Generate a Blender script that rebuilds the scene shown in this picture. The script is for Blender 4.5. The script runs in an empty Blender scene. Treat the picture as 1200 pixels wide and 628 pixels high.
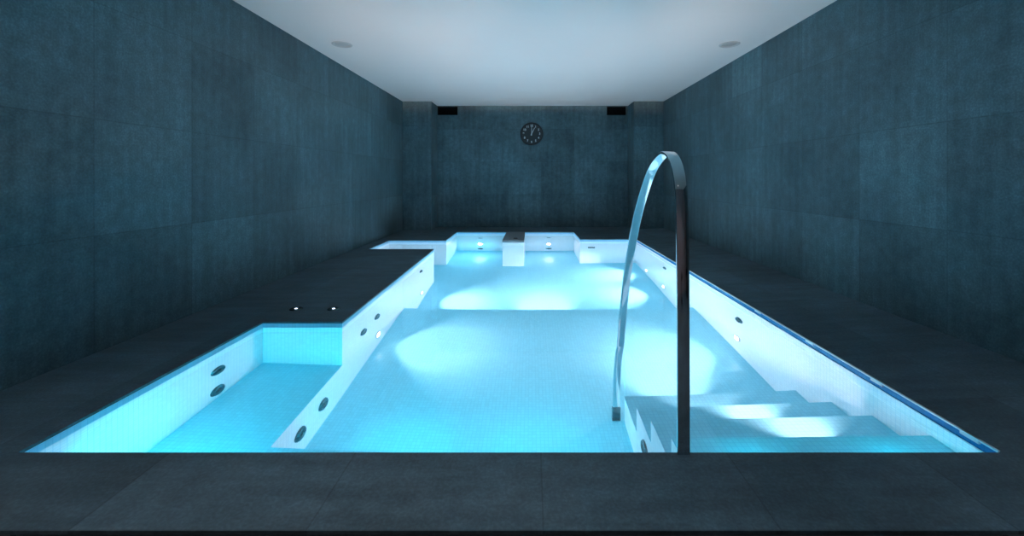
import bpy, bmesh, math
from mathutils import Vector, Matrix
S = bpy.context.scene
COL = S.collection
PI = math.pi

# ------------------------------------------------------------------ node helpers
class NT:
    def __init__(self, name):
        self.m = bpy.data.materials.new(name); self.m.use_nodes = True
        self.t = self.m.node_tree; self.t.nodes.clear()
        self.out = self.t.nodes.new('ShaderNodeOutputMaterial')
    def n(self, typ, **kw):
        nd = self.t.nodes.new(typ)
        for k, v in kw.items(): setattr(nd, k, v)
        return nd
    def l(self, a, b): self.t.links.new(a, b)
    def put(self, sock, v):
        if isinstance(v, bpy.types.NodeSocket): self.l(v, sock)
        else: sock.default_value = v
    def math(self, op, a, b=None, c=None, clamp=False):
        nd = self.n('ShaderNodeMath', operation=op); nd.use_clamp = clamp
        self.put(nd.inputs[0], a)
        if b is not None: self.put(nd.inputs[1], b)
        if c is not None: self.put(nd.inputs[2], c)
        return nd.outputs[0]
    def vmath(self, op, a, b=None):
        nd = self.n('ShaderNodeVectorMath', operation=op)
        self.put(nd.inputs[0], a)
        if b is not None: self.put(nd.inputs[1], b)
        return nd.outputs[0]
    def mix(self, f, a, b):
        nd = self.n('ShaderNodeMix', data_type='RGBA')
        self.put(nd.inputs[0], f); self.put(nd.inputs[6], a); self.put(nd.inputs[7], b)
        return nd.outputs[2]
    def noise(self, vec, scale, detail=4, rough=.55):
        nd = self.n('ShaderNodeTexNoise'); self.put(nd.inputs['Vector'], vec)
        nd.inputs['Scale'].default_value = scale; nd.inputs['Detail'].default_value = detail
        nd.inputs['Roughness'].default_value = rough
        return nd.outputs[0]
    def ramp(self, f, lo, hi, a=0., b=1.):
        nd = self.n('ShaderNodeMapRange'); nd.interpolation_type = 'SMOOTHSTEP'
        self.put(nd.inputs[0], f); nd.inputs[1].default_value = lo; nd.inputs[2].default_value = hi
        nd.inputs[3].default_value = a; nd.inputs[4].default_value = b
        return nd.outputs[0]
    def sep(self, v):
        nd = self.n('ShaderNodeSeparateXYZ'); self.put(nd.inputs[0], v); return nd.outputs
    def comb(self, x, y, z):
        nd = self.n('ShaderNodeCombineXYZ')
        for i, v in enumerate((x, y, z)): self.put(nd.inputs[i], v)
        return nd.outputs[0]
    def bsdf(self, color, rough=.5, metal=0., spec=.5, normal=None, ior=None):
        b = self.n('ShaderNodeBsdfPrincipled')
        self.put(b.inputs['Base Color'], color); self.put(b.inputs['Roughness'], rough)
        b.inputs['Metallic'].default_value = metal
        b.inputs['Specular IOR Level'].default_value = spec
        if normal is not None: self.l(normal, b.inputs['Normal'])
        self.l(b.outputs[0], self.out.inputs[0])
        return b
    def bump(self, h, strength, dist=.002):
        nd = self.n('ShaderNodeBump'); self.put(nd.inputs['Height'], h)
        nd.inputs['Strength'].default_value = strength; nd.inputs['Distance'].default_value = dist
        return nd.outputs[0]

def rgba(c): return (c[0], c[1], c[2], 1.)

def grid_lines(t, size, offset, width):
    """joint mask and cell id of a square tiling laid on any axis-aligned face"""
    geo = t.n('ShaderNodeNewGeometry')
    p = t.vmath('ADD', geo.outputs['Position'], tuple(-o for o in offset))
    p = t.vmath('DIVIDE', p, size)
    nrm = t.vmath('ABSOLUTE', geo.outputs['True Normal'])
    n = t.sep(nrm); q = t.sep(p); fr = t.sep(t.vmath('FRACTION', p))
    line = None
    for i in range(3):
        d = t.math('ABSOLUTE', t.math('SUBTRACT', fr[i], .5))
        w = width / size[i]
        m = t.ramp(d, .5 - w, .5 - w * .35)
        m = t.math('MULTIPLY', m, t.math('SUBTRACT', 1., t.math('GREATER_THAN', n[i], .7)))
        line = m if line is None else t.math('MAXIMUM', line, m)
    keep = [t.math('LESS_THAN', n[i], .7) for i in range(3)]
    fl = t.sep(t.vmath('FLOOR', p))
    cell = t.comb(*[t.math('MULTIPLY', fl[i], keep[i]) for i in range(3)])
    wn = t.n('ShaderNodeTexWhiteNoise'); t.put(wn.inputs['Vector'], cell)
    return line, wn.outputs['Value'], geo.outputs['Position']

def slate(name, base, offset, streak=True, light=1.0):
    t = NT(name)
    line, rnd, pos = grid_lines(t, (.675, .675, .67), offset, .004)
    big = t.noise(pos, 1.3, 5, .6)
    fine = t.noise(pos, 14., 6, .7)
    grain = t.noise(pos, 90., 3, .6)
    v = t.math('MULTIPLY_ADD', rnd, .34, .82)
    v = t.math('MULTIPLY', v, t.ramp(big, .25, .75, .74, 1.28))
    v = t.math('MULTIPLY', v, t.ramp(fine, .3, .75, .82, 1.22))
    v = t.math('MULTIPLY', v, t.ramp(grain, .35, .75, .84, 1.22))
    if streak:
        sv = t.vmath('MULTIPLY', pos, (9., 9., .55))
        st = t.noise(sv, 1.6, 5, .65)
        v = t.math('MULTIPLY', v, t.ramp(st, .3, .72, .88, 1.14))
    else:
        sv = t.vmath('MULTIPLY', pos, (1.2, 7., 1.))
        st = t.noise(sv, 1.4, 5, .65)
        v = t.math('MULTIPLY', v, t.ramp(st, .3, .72, .82, 1.2))
    scuff = t.ramp(t.noise(pos, 30., 8, .8), .66, .74)
    v = t.math('ADD', v, t.math('MULTIPLY', scuff, .55))
    col = t.vmath('MULTIPLY', tuple(b * light for b in base), (1, 1, 1))
    sc = t.n('ShaderNodeVectorMath', operation='SCALE'); t.l(col, sc.inputs[0]); t.l(v, sc.inputs['Scale'])
    c = t.mix(t.math('MULTIPLY', line, .34), sc.outputs[0], rgba(tuple(b * .25 for b in base)))
    h = t.math('SUBTRACT', t.math('MULTIPLY', fine, .35), line)
    t.bsdf(c, t.ramp(fine, .3, .7, .46, .62), spec=.35, normal=t.bump(h, .25, .002))
    return t.m

def mosaic(name, base, joint, rough=.25, s=.025, amount=.55):
    t = NT(name)
    line, rnd, pos = grid_lines(t, (s, s, s), (.0037, .0041, -.042), .0022)
    v = t.math('MULTIPLY_ADD', rnd, .07, .955)
    sc = t.n('ShaderNodeVectorMath', operation='SCALE'); sc.inputs[0].default_value = base; t.l(v, sc.inputs['Scale'])
    c = t.mix(t.math('MULTIPLY', line, amount), sc.outputs[0], rgba(joint))
    t.bsdf(c, rough, spec=.4)
    return t.m

def plain(name, c, rough=.5, metal=0., spec=.5, var=.08, scale=25.):
    t = NT(name)
    tc = t.n('ShaderNodeTexCoord')
    v = t.math('MULTIPLY_ADD', t.noise(tc.outputs['Object'], scale, 4), 2 * var, 1 - var)
    sc = t.n('ShaderNodeVectorMath', operation='SCALE'); sc.inputs[0].default_value = c; t.l(v, sc.inputs['Scale'])
    t.bsdf(sc.outputs[0], rough, metal, spec)
    return t.m

def glow(name, c, strength):
    t = NT(name); e = t.n('ShaderNodeEmission')
    e.inputs[0].default_value = rgba(c); e.inputs[1].default_value = strength
    t.l(e.outputs[0], t.out.inputs[0]); return t.m

M = {}
M['wall'] = slate('dark slate wall tile', (.092, .156, .178), (-2.5, .314, .0))
M['wall_r'] = slate('dark slate wall tile opposite', (.092, .156, .178), (.2, .493, .01))
M['deck'] = slate('dark slate deck tile', (.074, .116, .140), (.034, 1.838, .3), streak=False)
M['ceiling'] = plain('matt white ceiling paint', (.88, .84, .82), .9, var=.012, scale=3.)
M['tile'] = mosaic('pale aqua mosaic', (.86, .90, .93), (.52, .70, .82))
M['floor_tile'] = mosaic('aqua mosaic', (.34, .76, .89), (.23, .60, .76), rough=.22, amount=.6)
M['band'] = mosaic('dim-light blue pool mosaic', (.42, .74, .92), (.30, .60, .80))  # pool tile above the water, its weaker light put into the blue
M['channel'] = mosaic('channel shade navy', (.02, .24, .55), (.01, .18, .42))  # shade of the overflow gap put into the colour
M['entry'] = plain('brown entry wall', (.42, .33, .34), .6, var=.15, scale=2.)
M['cap'] = plain('grey slate pillar cap', (.24, .27, .29), .5, var=.15)
M['steel'] = plain('brushed stainless steel', (.80, .80, .81), .07, 1., var=.03)
M['jet'] = plain('dull steel jet ring', (.09, .17, .19), .25, 1., var=.1)
M['jet_dark'] = plain('dark jet opening', (.012, .035, .04), .45, .0, var=.1)
M['rim'] = plain('grey lamp rim', (.45, .50, .53), .35, .6, var=.05)
M['trim'] = plain('pale aluminium edge', (.70, .74, .78), .35, .5, var=.05)
M['glass'] = plain('frosted lamp glass', (.50, .50, .50), .5, var=.03)
M['black'] = plain('black vent paint', (.003, .004, .005), .9, spec=.05, var=.1)
M['white'] = plain('white lamp enamel', (.60, .59, .58), .5, var=.03)
M['clock_case'] = plain('black clock case', (.010, .014, .018), .35, var=.05)
M['clock_dial'] = plain('dark clock dial', (.020, .032, .036), .3, var=.1)
M['clock_white'] = plain('pale clock paint', (.62, .68, .70), .5, var=.03)
M['lens'] = glow('pool lamp lens', (1., .97, .95), 25.)
M['lens_bay'] = glow('bay lamp lens', (1., .97, .95), 15.)
M['lens_step'] = glow('step lamp lens', (1., .95, .95), 8.)
M['cyan_fill_lens'] = glow('cyan fill lamp lens', (.0, .80, 1.), 6.)
M['led'] = glow('button led', (.62, .74, 1.), 3.)
M['down'] = glow('lit fill downlight', (1., .93, .88), 4.)

# water: clear, refracting, slightly absorbing
t = NT('pool water')
gl = t.n('ShaderNodeBsdfPrincipled')
gl.inputs['Base Color'].default_value = (1, 1, 1, 1); gl.inputs['Roughness'].default_value = .05
gl.inputs['IOR'].default_value = 1.333; gl.inputs['Transmission Weight'].default_value = 1.
va = t.n('ShaderNodeVolumeAbsorption')
va.inputs['Color'].default_value = (.0, .82, .93, 1); va.inputs['Density'].default_value = .07
t.l(gl.outputs[0], t.out.inputs[0]); t.l(va.outputs[0], t.out.inputs[1])
M['water'] = t.m

# ------------------------------------------------------------------ mesh helpers
def obj(name, bm, mat, parent=None, smooth=False, auto=None):
    me = bpy.data.meshes.new(name)
    if smooth:
        for f in bm.faces: f.smooth = True
    bm.to_mesh(me); bm.free()
    o = bpy.data.objects.new(name, me); COL.objects.link(o)
    me.materials.append(mat)
    if parent: o.parent = parent
    return o
def tag(o, label=None, cat=None, group=None, kind=None):
    for k, v in (('label', label), ('category', cat), ('group', group), ('kind', kind)):
        if v: o[k] = v
    return o
def thing(name, loc, label, cat, group=None, rot=None):
    o = bpy.data.objects.new(name, None); COL.objects.link(o)
    o.empty_display_size = .05; o.location = loc
    if rot is not None: o.rotation_euler = rot
    return tag(o, label, cat, group)
def struct(name, bm, mat, label=None, cat=None):
    o = obj(name, bm, mat); o['kind'] = 'structure'
    return tag(o, label, cat)
def box(bm, x0, x1, y0, y1, z0, z1, bevel=0., seg=2):
    r = bmesh.ops.create_cube(bm, size=1.)
    vs = r['verts']
    for v in vs:
        v.co = Vector((x0 + (v.co.x + .5) * (x1 - x0), y0 + (v.co.y + .5) * (y1 - y0), z0 + (v.co.z + .5) * (z1 - z0)))
    if bevel:
        es = list({e for v in vs for e in v.link_edges})
        bmesh.ops.bevel(bm, geom=es, offset=bevel, segments=seg, affect='EDGES', profile=.5)
def quad(bm, *pts):
    bm.faces.new([bm.verts.new(p) for p in pts])
def wall_strip(bm, pts, z0, z1):
    for a, b in zip(pts[:-1], pts[1:]):
        quad(bm, (a[0], a[1], z0), (b[0], b[1], z0), (b[0], b[1], z1), (a[0], a[1], z1))
def lathe(bm, prof, seg=32, close=True):
    """profile of (radius, height) spun about +Z"""
    rings = []
    for r, h in prof:
        if r < 1e-6: rings.append([bm.verts.new((0, 0, h))])
        else: rings.append([bm.verts.new((r * math.cos(2 * PI * i / seg), r * math.sin(2 * PI * i / seg), h)) for i in range(seg)])
    for a, b in zip(rings[:-1], rings[1:]):
        for i in range(seg):
            j = (i + 1) % seg
            if len(a) == 1 and len(b) == 1: continue
            if len(a) == 1: bm.faces.new((a[0], b[i], b[j]))
            elif len(b) == 1: bm.faces.new((a[i], a[j], b[0]))
            else: bm.faces.new((a[i], a[j], b[j], b[i]))
    bmesh.ops.recalc_face_normals(bm, faces=bm.faces[:])
def towards(n):
    return Vector(n).to_track_quat('Z', 'Y').to_euler()

# ------------------------------------------------------------------ dimensions
XL, XR = -2.5, 2.555
YN, YB, YP = -2.2, 8.414, 7.93
H = 2.49
ZW = -.042
PX0, PX1, PY0 = -1.875, 1.714, 1.495
LOW = -.32
YF = 1.163
DT = .012
# ------------------------------------------------------------------ room shell
bm = bmesh.new(); box(bm, XL - .15, XL, YN, YB + .15, LOW, H); struct('wall_left', bm, M['wall'], 'long dark slate-tiled wall beside the shallow lounging bench', 'wall')
bm = bmesh.new(); box(bm, XR, XR + .15, YN, YB + .15, LOW, H); struct('wall_right', bm, M['wall_r'], 'long dark slate-tiled wall on the handrail side', 'wall')
bm = bmesh.new(); box(bm, XL, XR, YB, YB + .15, LOW, H); struct('wall_back', bm, M['wall'], 'dark slate end wall with the clock', 'wall')
bm = bmesh.new(); box(bm, XL, -1.94, YP, YB, 0, H); struct('wall_back_pier_left', bm, M['wall'], 'shallow slate pier in the corner left of the clock', 'wall')
bm = bmesh.new(); box(bm, 1.978, XR, YP, YB, 0, H); struct('wall_back_pier_right', bm, M['wall'], 'shallow slate pier in the corner right of the clock', 'wall')
bm = bmesh.new(); box(bm, XL - .15, XR + .15, YN - .15, YN, LOW, H); struct('wall_front', bm, M['entry'], 'brown wall behind the viewer', 'wall')
bm = bmesh.new(); box(bm, XL - .15, XR + .15, YN - .15, YB + .15, H, H + .12); struct('ceiling', bm, M['ceiling'], 'smooth white painted ceiling', 'ceiling')
bm = bmesh.new(); box(bm, XL, XR, YN, YF - .02, LOW - .1, LOW); struct('floor_entry', bm, M['deck'], 'dark lower floor in front of the pool deck', 'floor')

# deck slab round the pool
OUT = [(XL, YF), (PX1, YF), (PX1, PY0), (PX0, PY0), (PX0, 2.857), (-1.321, 2.857), (-1.384, 5.80), (-2.314, 5.80),
       (-2.314, 6.64), (-1.385, 6.64), (-1.392, 7.66), (.785, 7.66), (.797, 6.76), (PX1, 6.76), (PX1, YB), (XL, YB)]
bm = bmesh.new()
top = [bm.verts.new((x, y, 0)) for x, y in OUT]; bot = [bm.verts.new((x, y, -DT)) for x, y in OUT]
bm.faces.new(top); bm.faces.new(bot[::-1])
for i in range(len(OUT)):
    j = (i + 1) % len(OUT)
    if i in (2 - 0,) and False: continue
    bm.faces.new((top[i], bot[i], bot[j], top[j]))
# strip between the pool and the right wall, falling towards the pool
RZ = .040
c = [(PX1, YF, 0), (XR, YF, RZ), (XR, YB, RZ), (PX1, YB, 0)]
tv = [bm.verts.new(p) for p in c]; bv = [bm.verts.new((p[0], p[1], p[2] - .006)) for p in c]
bm.faces.new(tv); bm.faces.new(bv[::-1])
for i in range(4): bm.faces.new((tv[i], bv[i], bv[(i + 1) % 4], tv[(i + 1) % 4]))
bmesh.ops.recalc_face_normals(bm, faces=bm.faces[:])
struct('floor', bm, M['deck'], 'dark slate deck around the sunken pool', 'floor')
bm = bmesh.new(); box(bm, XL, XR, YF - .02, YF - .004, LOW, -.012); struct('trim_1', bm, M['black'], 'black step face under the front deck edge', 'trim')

# pool shell
Z_MAIN, Z_FAR, Z_BENCH, Z_ALC = -1.12, -1.655, -.70, -.48
YS = 4.35
DEEP = -1.75
ZB = -.040      # bottom of the dimmer wall strip above the water
def poolwall(name, pts, label, top=ZB, bottom=DEEP):
    bm = bmesh.new(); wall_strip(bm, pts, bottom, top)
    return struct(name, bm, M['tile'], label, 'wall')
poolwall('wall_pool_left', [(PX0, PY0), (PX0, 2.857), (-1.321, 2.857), (-1.384, 5.80), (-2.314, 5.80), (-2.314, 6.64), (-1.385, 6.64), (-1.392, 7.66)],
         'pale mosaic pool wall along the bench side')
poolwall('wall_pool_back', [(-1.392, 7.66), (.785, 7.66), (.797, 6.76), (PX1, 6.76)], 'pale mosaic pool wall at the clock end')
poolwall('wall_pool_right', [(PX1, 6.76), (PX1, PY0)], 'pale mosaic pool wall on the handrail side', top=-.036)
poolwall('wall_pool_front', [(PX1, PY0), (PX0, PY0)], 'pool wall under the front deck edge', top=-.012)
bm = bmesh.new()
wall_strip(bm, OUT[3:14], ZB, -DT)
struct('trim_2', bm, M['band'], 'pool mosaic strip above the water, coloured blue for its weaker light', 'trim')
bm = bmesh.new()     # flat strip for the overflow gap on the right, its shade painted navy
wall_strip(bm, [(PX1 + .004, 6.76), (PX1 + .004, PY0)], -.036, -.006)
quad(bm, (PX1 - .001, PY0, -.036), (PX1 + .005, PY0, -.036), (PX1 + .005, 6.76, -.036), (PX1 - .001, 6.76, -.036))
struct('trim_3', bm, M['channel'], 'flat strip painted navy for the shaded overflow gap under the right deck edge', 'trim')
bm = bmesh.new()
box(bm, PX1 - .006, PX1 + .003, PY0 + .005, 6.755, -.006, .0025, .001)
for y, ln in ((1.60, .07), (2.03, .07), (2.52, .07), (3.1, .07)):
    box(bm, PX1 - .007, PX1 + .003, y - ln / 2, y + ln / 2, -.016, .0025, .001)
struct('trim_4', bm, M['trim'], 'thin pale metal edge along the right side of the pool', 'trim')

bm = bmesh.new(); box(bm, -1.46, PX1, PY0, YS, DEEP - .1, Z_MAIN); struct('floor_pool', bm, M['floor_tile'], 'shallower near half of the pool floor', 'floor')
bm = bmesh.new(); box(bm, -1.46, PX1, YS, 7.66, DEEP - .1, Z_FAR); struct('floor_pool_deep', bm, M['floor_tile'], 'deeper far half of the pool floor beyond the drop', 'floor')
def bench(name, x0, x1, y0, y1, z0, z1, label, side):
    bm = bmesh.new(); box(bm, x0, x1, y0, y1, z0, z1)
    o = struct(name, bm, M['floor_tile'], label, 'bench')
    o.data.materials.append(M['tile'])
    for f in o.data.polygons:
        if abs(f.normal.z) < .5: f.material_index = 1
    return o
bench('floor_pool_bench', PX0, -1.321, PY0, 2.857, Z_MAIN, Z_BENCH, 'underwater lounging bench in the near left bay', 1)
bench('floor_pool_ledge', -1.321, .598, PY0, 2.07, Z_MAIN, Z_BENCH, 'underwater ledge below the front deck edge', 1)
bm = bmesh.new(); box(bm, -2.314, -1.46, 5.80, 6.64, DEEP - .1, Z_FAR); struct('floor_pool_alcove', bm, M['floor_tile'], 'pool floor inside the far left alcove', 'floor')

# water
def offset_poly(P, d):
    n = len(P); out = []
    for i in range(n):
        p0, p1, p2 = Vector(P[i - 1]), Vector(P[i]), Vector(P[(i + 1) % n])
        a = (p1 - p0).normalized(); b = (p2 - p1).normalized()
        na, nb = Vector((a.y, -a.x)), Vector((b.y, -b.x))
        k = d / (1 + na.dot(nb)); out.append(p1 + (na + nb) * k)
    return out
POOL = [(PX0, PY0), (PX1, PY0), (PX1, 6.76), (.797, 6.76), (.785, 7.66), (-1.392, 7.66), (-1.385, 6.64), (-2.314, 6.64), (-2.314, 5.80), (-1.384, 5.80), (-1.321, 2.857), (PX0, 2.857)]
W = offset_poly(POOL, .012)
bm = bmesh.new()
tv = [bm.verts.new((p.x, p.y, ZW)) for p in W]; bv = [bm.verts.new((p.x, p.y, DEEP - .02)) for p in W]
bm.faces.new(tv); bm.faces.new(bv[::-1])
for i in range(len(W)):
    j = (i + 1) % len(W); bm.faces.new((tv[i], bv[i], bv[j], tv[j]))
bmesh.ops.recalc_face_normals(bm, faces=bm.faces[:])
w = struct('water', bm, M['water'], 'still clear blue water filling the pool', 'water')

# ------------------------------------------------------------------ steps
st = thing('pool_steps', (1.156, PY0, Z_MAIN), 'four mosaic tiled steps going down into the water beside the handrail', 'steps')
ys = [PY0, 1.760, 2.060, 2.340, 2.660]; zs = [-.19, -.40, -.605, -.85]
def child(name, bm, mat, par, smooth=False):
    """a part built in world coordinates, parented to its thing"""
    inv = (Matrix.Translation(par.location) @ par.rotation_euler.to_matrix().to_4x4()).inverted()
    bm.transform(inv)
    return obj(name, bm, mat, par, smooth)
for k in range(4):
    bm = bmesh.new(); box(bm, .600, PX1 - .001, ys[k] + (.002 if k == 0 else 0), ys[k + 1], Z_MAIN, zs[k])
    o = child('step', bm, M['floor_tile'], st)
    o.data.materials.append(M['tile'])
    for f in o.data.polygons:
        if abs(f.normal.z) < .5: f.material_index = 1

# ------------------------------------------------------------------ pillar at the far end
pl = thing('tiled_pillar', (-.2975, 7.13, Z_FAR), 'slate-capped pale mosaic pillar standing in the pool before the end wall', 'pillar')
bm = bmesh.new(); box(bm, -.470, -.125, 6.602, 7.655, Z_FAR, -.034); child('body', bm, M['tile'], pl)
bm = bmesh.new(); box(bm, -.474, -.121, 6.596, 7.657, -.034, .001, .003); o = child('top_slab', bm, M['cap'], pl); o['label'] = 'grey slate slab'
bm = bmesh.new()
box(bm, -.300, -.235, 6.79, 6.85, .001, .004, .001)
for k in range(4): box(bm, -.296, -.239, 6.796 + k * .013, 6.803 + k * .013, .004, .006)
o = child('drain_grate', bm, M['black'], pl); o['label'] = 'small black grate'

# ------------------------------------------------------------------ wall fittings
JET_RIM = [(.020, .004), (.024, .013), (.034, .017), (.045, .014), (.052, .006), (.054, 0.)]
JET_IN = [(0, .003), (.010, .004), (.012, .012), (.016, .012), (.018, .005), (.0215, .006)]
def jet(loc, n, label, group):
    r = thing('hydromassage_jet', loc, label, 'jet', group, towards(n))
    bm = bmesh.new(); lathe(bm, JET_RIM); o = obj('rim', bm, M['jet'], r, True)
    bm = bmesh.new(); lathe(bm, JET_IN); o = obj('nozzle', bm, M['jet_dark'], r, True); o['label'] = 'dark nozzle opening'
    return r
L_RIM = [(.036, .006), (.038, .012), (.046, .013), (.053, .006), (.054, 0.)]
L_LENS = [(0, .013), (.012, .0125), (.024, .0105), (.036, .006)]
CYAN = (.0, .80, 1.)
POWER = {'lens': 11., 'lens_bay': 5.5, 'lens_step': 2.2, 'cyan_fill_lens': 5.}
def lamp(loc, n, label, group, lens='lens', name='pool_light', s=1., power=None, spread=105):
    r = thing(name, loc, label, 'light', group, towards(n))
    bm = bmesh.new(); lathe(bm, [(a * s, b) for a, b in L_RIM]); obj('rim', bm, M['rim'], r, True)
    bm = bmesh.new(); lathe(bm, [(a * s, b) for a, b in L_LENS]); o = obj('lens', bm, M[lens], r, True); o['label'] = 'glowing white lens'
    ld = bpy.data.lights.new('lamp', 'AREA'); ld.shape = 'DISK'; ld.size = .06 * s; ld.spread = math.radians(spread)
    ld.energy = POWER[lens] if power is None else power; ld.color = CYAN if lens == 'cyan_fill_lens' else (1., .78, .84)
    lo = bpy.data.objects.new('lamp', ld); COL.objects.link(lo); lo.parent = r
    lo.location = (0, 0, .016); lo.rotation_euler = (PI, 0, 0)
    return r
def xl(y): return -1.321 - (y - 2.857) / (5.8 - 2.857) * .063
R, Lf, Bk = (-1, 0, 0), (1, .02, 0), (0, -1, 0)
gj = 'water jets set in the pool walls'; gl_ = 'round underwater lights in the pool walls'
jet((PX1, 3.38, -.445), R, 'round steel jet on the right pool wall above the near lamp, nearest of that wall', gj)
jet((PX1, 5.27, -.538), R, 'small dark jet on the right pool wall seen just left of the handrail post', gj)
jet((xl(3.53), 3.53, -.505), Lf, 'dark jet on the left pool wall directly above the nearer glowing lamp', gj)
jet((xl(3.23), 3.23, -.526), Lf, 'dark jet on the left pool wall close to the slate corner of the bench bay', gj)
jet((xl(5.05), 5.05, -.481), Lf, 'small dark jet high on the left pool wall near the far alcove', gj)
jet((PX0, 2.446, -.326), (1, 0, 0), 'upper of two dark jets on the side wall over the lounging bench', gj)
jet((PX0, 2.442, -.600), (1, 0, 0), 'lower of two dark jets on the side wall over the lounging bench', gj)
jet((-1.321, 2.591, -.905), (1, 0, 0), 'jet in the bench front, the one farther from the front deck', gj)
jet((-1.321, 2.334, -.912), (1, 0, 0), 'jet in the bench front, the one nearer the front deck', gj)
jet((.600, 2.16, -.78), R, 'jet in the side face of the pool steps', gj)
jet((-.958, 7.66, -1.50), Bk, 'dark jet low on the back bay wall left of the pillar under the bright lamp', gj)
jet((.319, 7.66, -1.48), Bk, 'dark jet low on the back bay wall right of the pillar', gj)
lamp((PX1, 3.414, -.866), R, 'glowing round lamp low on the right pool wall right of the handrail post', gl_, power=8.5)
lamp((PX1, 5.308, -1.395), R, 'glowing round lamp low on the right pool wall just left of the handrail post', gl_, power=12.5)
lamp((PX1, 6.094, -1.450), R, 'small glowing lamp near the far end of the right pool wall', gl_, power=12.5)
lamp((xl(3.55), 3.55, -.916), Lf, 'glowing round lamp on the left pool wall near the bench bay', gl_, power=9.)
lamp((xl(5.086), 5.086, -1.372), Lf, 'glowing round lamp on the left pool wall near the far alcove', gl_, power=12.5)
lamp((-.958, 7.66, -1.08), Bk, 'bright lamp on the back bay wall left of the pillar', gl_, 'lens_bay', spread=170)
lamp((.319, 7.66, -1.08), Bk, 'dim lamp on the back bay wall right of the pillar', gl_, 'lens_step', s=.8, power=5., spread=170)
lamp((.160, YS, -1.30), (0, 1, -.55), 'lamp below the drop in the pool floor glowing onto the deep half', gl_, power=6., spread=62)
gs = 'added small fill lights in the step faces'  # unseen lamps added to give the bright streak down the treads
lamp((1.30, ys[1], -.29), (0, 1, 0), 'added small fill light in the face of the top pool step', gs, 'lens_step', 'step_fill_light', .6)
lamp((1.21, ys[2], -.50), (0, 1, 0), 'added small fill light in the face of the second pool step', gs, 'lens_step', 'step_fill_light', .6)
lamp((1.08, ys[3], -.72), (0, 1, 0), 'added small fill light in the face of the third pool step', gs, 'lens_step', 'step_fill_light', .6)
lamp((1.02, ys[4], -.98), (0, 1, 0), 'added small fill light in the face of the lowest pool step', gs, 'lens_step', 'step_fill_light', .6, 5.)
gc = 'added blue fill lights hidden below the pool edges'  # unseen lamps added to turn the shaded water and tiles cyan
lamp((-.470, 7.1, -1.15), (-1, 0, 0), 'added blue fill light on the hidden side of the pillar facing the left bay', gc, 'cyan_fill_lens', power=4., spread=160)
lamp((-1.60, PY0, -.42), (0, 1, 0), 'added blue fill light at the near end of the lounging bench', gc, 'cyan_fill_lens', power=4.4, spread=150)
lamp((-.75, 2.07, -.90), (0, 1, 0), 'added blue fill light below the front ledge, the one nearer the bench', gc, 'cyan_fill_lens', power=3.4, spread=150)
lamp((.05, 2.07, -.90), (0, 1, 0), 'added blue fill light below the front ledge, the one nearer the steps', gc, 'cyan_fill_lens', power=3.4, spread=150)
lamp((.88, PY0, -.115), (0, 1, 0), 'added blue fill light in the near pool wall above the top step, on its open side', gc, 'cyan_fill_lens', power=.4, spread=170)
lamp((1.46, PY0, -.115), (0, 1, 0), 'added blue fill light in the near pool wall above the top step, on its wall side', gc, 'cyan_fill_lens', power=.4, spread=170)
# overflow / skimmer slots
def slot(loc, w, h, label):
    r = thing('inlet_slot', loc, label, 'inlet', 'small inlet slots in the back pool walls', (0, 0, 0))
    bm = bmesh.new(); box(bm, -w / 2, w / 2, -.008, 0, -h / 2, h / 2, .003); obj('frame', bm, M['jet'], r)
    bm = bmesh.new()
    box(bm, -w / 2 + .012, w / 2 - .012, -.011, -.008, -h * .22, h * .22)
    o = obj('opening', bm, M['jet_dark'], r); o['label'] = 'dark slot opening'
slot((.986, 6.76, -.58), .115, .10, 'dark inlet slot in the projecting block right of the back bays')
slot((-.958, 7.66, -.51), .07, .05, 'tiny inlet slot above the lamp left of the pillar')
slot((.319, 7.66, -.46), .07, .05, 'tiny inlet slot above the lamp right of the pillar')

# deck buttons
for x, lab in ((-1.804, 'lit steel touch button on the left deck, the one nearer the side wall'), (-1.516, 'lit steel touch button on the left deck, the one nearer the pool')):
    r = thing('touch_button', (x, 3.137, 0), lab, 'button', 'lit touch buttons on the deck')
    bm = bmesh.new(); lathe(bm, [(0, .002), (.016, .002), (.018, .005), (.040, .005), (.045, .003), (.046, 0)]); obj('plate', bm, M['jet'], r, True)
    bm = bmesh.new(); lathe(bm, [(0, .006), (.007, .0055), (.0105, .002)]); o = obj('led', bm, M['led'], r, True); o['label'] = 'blue white light'

# ------------------------------------------------------------------ handrail
hr = thing('handrail', (.551, PY0 - .005, 0), 'tall arched stainless steel flat bar handrail over the pool steps', 'handrail')
RX = .551
pts = [(1.487, .0), (1.488, .25), (1.491, .5), (1.496, .75), (1.507, .92), (1.528, 1.005), (1.568, 1.062), (1.625, 1.096), (1.69, 1.103),
       (1.79, 1.078), (1.88, 1.035), (1.968, .968), (2.07, .872), (2.165, .76), (2.265, .61), (2.36, .445), (2.44, .27), (2.51, .08), (2.565, -.12),
       (2.61, -.34), (2.645, -.58), (2.665, -.82), (2.672, -1.00)]
def catmull(P, n=6):
    out = []
    for i in range(len(P) - 1):
        p0 = Vector(P[max(i - 1, 0)]); p1 = Vector(P[i]); p2 = Vector(P[i + 1]); p3 = Vector(P[min(i + 2, len(P) - 1)])
        for k in range(n):
            s = k / n
            out.append(.5 * ((2 * p1) + (p2 - p0) * s + (2 * p0 - 5 * p1 + 4 * p2 - p3) * s * s + (3 * p1 - p0 - 3 * p2 + p3) * s ** 3))
    out.append(Vector(P[-1])); return out
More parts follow.
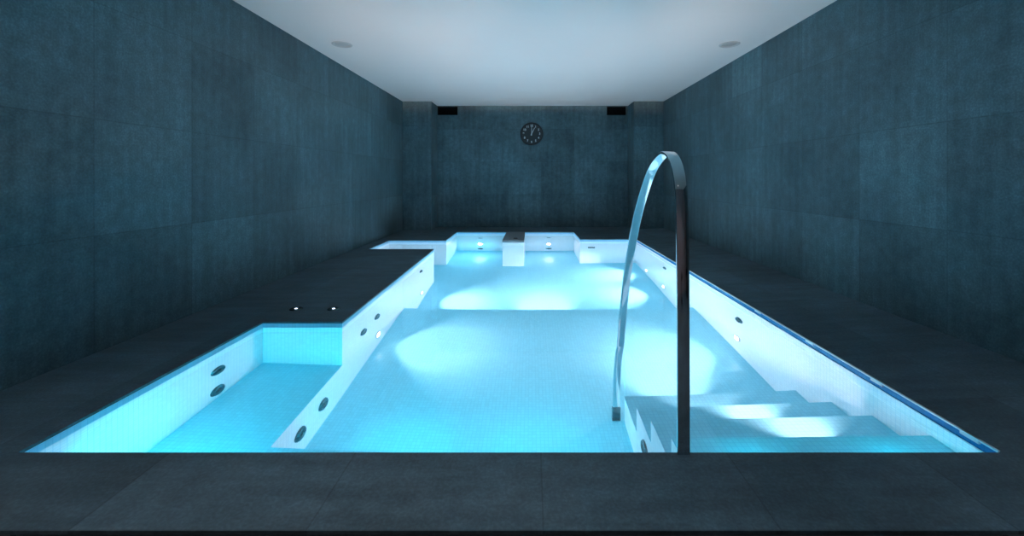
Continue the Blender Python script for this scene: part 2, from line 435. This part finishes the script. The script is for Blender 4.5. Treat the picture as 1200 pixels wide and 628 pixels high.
def strip(P, hw, ht, bev, x=RX):
    """flat bar with rounded edges swept along a curve in the YZ plane"""
    bm = bmesh.new()
    sec = []
    for sx, sy in ((1, 1), (-1, 1), (-1, -1), (1, -1)):
        cx, cy = sx * (hw - bev), sy * (ht - bev)
        a0 = {(1, 1): 0, (-1, 1): PI / 2, (-1, -1): PI, (1, -1): 3 * PI / 2}[(sx, sy)]
        for k in range(4): sec.append((cx + bev * math.cos(a0 + k * PI / 6), cy + bev * math.sin(a0 + k * PI / 6)))
    rings = []
    for i, p in enumerate(P):
        tg = (P[min(i + 1, len(P) - 1)] - P[max(i - 1, 0)]).normalized()
        nr = Vector((-tg.y, tg.x))
        rings.append([bm.verts.new((x + u, p.x + nr.x * v, p.y + nr.y * v)) for u, v in sec])
    n = len(sec)
    for a, b in zip(rings[:-1], rings[1:]):
        for i in range(n): bm.faces.new((a[i], a[(i + 1) % n], b[(i + 1) % n], b[i]))
    bm.faces.new(rings[0][::-1]); bm.faces.new(rings[-1])
    bmesh.ops.recalc_face_normals(bm, faces=bm.faces[:])
    return bm
P = catmull(pts)
o = child('bar', strip(P, .0225, .006, .0025), M['steel'], hr, True)
sock = [Vector((2.671, -.985)), Vector((2.672, -1.05)), Vector((2.672, -1.119))]
o = child('floor_socket', strip(sock, .027, .013, .004), M['jet'], hr, True); o['label'] = 'darker socket on the pool floor'

# ------------------------------------------------------------------ clock
ck = thing('wall_clock', (0, YB, 1.913), 'round black wall clock with pale numerals and hands', 'clock', rot=towards((0, -1, 0)))
ck.rotation_euler = (PI / 2, 0, 0)
bm = bmesh.new(); lathe(bm, [(0, .0), (.232, .0), (.235, .012), (.233, .034), (.222, .042), (.212, .038), (.208, .028)], 64); obj('case', bm, M['clock_case'], ck, True)
bm = bmesh.new(); lathe(bm, [(0, .026), (.209, .026), (.209, .022)], 64); obj('dial', bm, M['clock_dial'], ck)
for hnum in range(1, 13):
    cu = bpy.data.curves.new('num', 'FONT'); cu.body = str(hnum); cu.size = .062; cu.align_x = 'CENTER'; cu.align_y = 'CENTER'; cu.extrude = .001; cu.offset = .0016
    to = bpy.data.objects.new('num', cu); COL.objects.link(to)
    bpy.context.view_layer.update()
    me = bpy.data.meshes.new_from_object(to)
    a = PI / 2 - hnum * PI / 6
    me.transform(Matrix.Translation((.165 * math.cos(a), .165 * math.sin(a), .0275)))
    bm = bmesh.new(); bm.from_mesh(me); obj('numeral', bm, M['clock_white'], ck)
    bpy.data.objects.remove(to); bpy.data.meshes.remove(me); bpy.data.curves.remove(cu)
def hand(ang, ln, w, z, name):
    bm = bmesh.new()
    box(bm, -w / 2, w / 2, -.035, ln, z, z + .002)
    for v in bm.verts:
        if v.co.y > ln * .9: v.co.x *= .6
    bm.transform(Matrix.Rotation(-ang, 4, 'Z'))
    o = obj(name, bm, M['clock_white'], ck)
hand(0, .168, .014, .034, 'minute_hand')
hand(math.radians(27), .140, .016, .030, 'hour_hand')
bm = bmesh.new(); lathe(bm, [(0, .039), (.010, .039), (.012, .026)]); obj('hub', bm, M['clock_white'], ck, True)

# ------------------------------------------------------------------ vents and downlights
for x0, x1, lab in ((-1.925, -1.52, 'black ventilation grille at the ceiling left of the clock'), (1.545, 1.93, 'black ventilation grille at the ceiling right of the clock')):
    v = thing('ventilation_grille', ((x0 + x1) / 2, YB, 2.385), lab, 'vent', 'ventilation grilles on the end wall')
    hw = (x1 - x0) / 2
    bm = bmesh.new(); box(bm, -hw + .01, hw - .01, -.006, 0, -.075, .075); obj('backing', bm, M['black'], v)
    bm = bmesh.new()
    for a in ((-hw, hw, .068, .085), (-hw, hw, -.085, -.068), (-hw, -hw + .016, -.068, .068), (hw - .016, hw, -.068, .068)):
        box(bm, a[0], a[1], -.012, 0, a[2], a[3])
    obj('frame', bm, M['black'], v)
    bm = bmesh.new()
    for k in range(6):
        z = -.056 + k * .0224
        box(bm, -hw + .016, hw - .016, -.010, -.006, z - .006, z + .006)
    obj('slats', bm, M['black'], v)
D_RIM = [(.074, -.030), (.078, -.002), (.082, .006), (.100, .007), (.107, .004), (.108, 0)]
D_IN = [(0, -.012), (.028, -.012), (.034, -.018), (.074, -.030)]
def downlight(x, y, lab, lit=False):
    r = thing('ceiling_downlight', (x, y, H), lab, 'light', 'ceiling downlights', (PI, 0, 0))
    bm = bmesh.new(); lathe(bm, [(a, max(b, -.0) + .001) for a, b in D_RIM]); obj('trim_ring', bm, M['white'], r, True)
    bm = bmesh.new(); lathe(bm, [(0, .003), (.045, .003), (.05, .0015), (.076, .0015)]); o = obj('lens', bm, M['down'] if lit else M['glass'], r, True)
    o['label'] = 'glowing lens' if lit else 'grey unlit lens'
    if lit:  # lit ones are added out of view to brighten deck and entry wall
        ld = bpy.data.lights.new('fill_downlight_lamp', 'AREA'); ld.shape = 'DISK'; ld.size = .08; ld.spread = math.radians(75); ld.energy = 2.6; ld.color = (1., .90, .88)
        lo = bpy.data.objects.new('fill_downlight_lamp', ld); COL.objects.link(lo); lo.parent = r; lo.location = (0, 0, .006); lo.rotation_euler = (PI, 0, 0)
downlight(-2.107, 4.555, 'unlit recessed downlight in the white ceiling on the left side')
downlight(2.200, 4.555, 'unlit recessed downlight in the white ceiling on the right side')
for x, lab in ((-1.7, 'lit fill downlight added out of view over the front deck edge on the bench side'), (-.4, 'lit fill downlight added out of view over the middle of the front deck edge'), (2.1, 'lit fill downlight added out of view over the front deck edge on the handrail side')):
    downlight(x, .55, lab, True)
downlight(-.9, -1.3, 'lit fill downlight added out of view over the entry floor on the bench side', True)
downlight(1.2, -1.3, 'lit fill downlight added out of view over the entry floor on the handrail side', True)
UP = 560.  # unseen uplights added behind the viewer to whiten the ceiling
for k, (x, ax, pos) in enumerate(((-2.1, -1.7, 'first from the bench side'), (-1.2, -.95, 'second from the bench side'), (-.28, -.1, 'middle of five'),
                   (1.45, .95, 'second from the handrail side'), (2.4, 1.75, 'first from the handrail side'))):
    p0 = Vector((x, -1.9, LOW + .30)); aim = Vector((ax, 5.8, H)) - p0
    r = thing('fill_uplight', (x, -1.9, LOW), 'added fill uplight for the ceiling, on the entry floor behind the viewer, ' + pos, 'light', 'added fill uplights behind the viewer')
    bm = bmesh.new(); lathe(bm, [(0, 0), (.11, 0), (.11, .012), (.02, .016), (.016, .03), (.016, .22), (0, .22)]); obj('stand', bm, M['black'], r, True)
    q = aim.to_track_quat('Z', 'Y')
    bm = bmesh.new(); lathe(bm, [(0, -.12), (.05, -.12), (.07, -.02), (.07, .0), (.064, .0), (.060, -.03), (0, -.03)])
    o = obj('head', bm, M['black'], r, True); o.location = (0, 0, .30); o.rotation_euler = q.to_euler()
    d = aim.normalized(); lp = p0 + d * .03
    cut = Vector((d.x, d.y, 0)).normalized(); cut.z = (H - .04 - lp.z) / (YB - lp.y)     # lower lip of the hood keeps the beam off the end wall
    side = Vector((cut.y, -cut.x, 0)).normalized()
    bm = bmesh.new()
    a, b = p0 + cut * .06 - Vector((0, 0, .045)), lp + cut * .36
    dn = Vector((0, 0, -.004))
    vs = [bm.verts.new(p) for p in (a - side * .09, a + side * .09, b + side * .14, b - side * .14)] + [bm.verts.new(p + dn) for p in (a - side * .09, a + side * .09, b + side * .14, b - side * .14)]
    for f in ((0, 1, 2, 3), (7, 6, 5, 4), (0, 4, 5, 1), (1, 5, 6, 2), (2, 6, 7, 3), (3, 7, 4, 0)): bm.faces.new([vs[i] for i in f])
    child('hood', bm, M['black'], r)
    ld = bpy.data.lights.new('fill_uplight_lamp', 'SPOT'); ld.energy = UP; ld.color = (1., .76, .64); ld.spot_size = math.radians(25); ld.spot_blend = 1.
    ld.shadow_soft_size = .006
    lo = bpy.data.objects.new('fill_uplight_lamp', ld); COL.objects.link(lo); lo.parent = r
    lo.location = lp - r.location; lo.rotation_euler = (-aim).to_track_quat('Z', 'Y').to_euler()

# ------------------------------------------------------------------ world, camera, view
wd = bpy.data.worlds.new('world'); S.world = wd; wd.use_nodes = True
wd.node_tree.nodes['Background'].inputs[0].default_value = (.01, .012, .015, 1)
wd.node_tree.nodes['Background'].inputs[1].default_value = 1.
cam = bpy.data.cameras.new('camera'); co = bpy.data.objects.new('camera', cam); COL.objects.link(co); S.camera = co
co.location = (0, 0, 1.); co.rotation_euler = (PI / 2, 0, 0)
cam.sensor_fit = 'HORIZONTAL'; cam.sensor_width = 36.; cam.lens = 480 / 1200 * 36.
cam.shift_x = (600 - 623) / 1200.; cam.shift_y = -(314 - 209) / 1200.
cam.clip_start = .02
S.view_settings.view_transform = 'Standard'; S.view_settings.look = 'None'
S.view_settings.exposure = .38; S.view_settings.gamma = 1.; S.view_settings.use_curve_mapping = False
cy = S.cycles
cy.max_bounces = 16; cy.diffuse_bounces = 8; cy.glossy_bounces = 8; cy.transmission_bounces = 12; cy.volume_bounces = 0
cy.sample_clamp_indirect = 6.; cy.caustics_refractive = True; cy.caustics_reflective = True; cy.blur_glossy = .3
cy.use_denoising = True
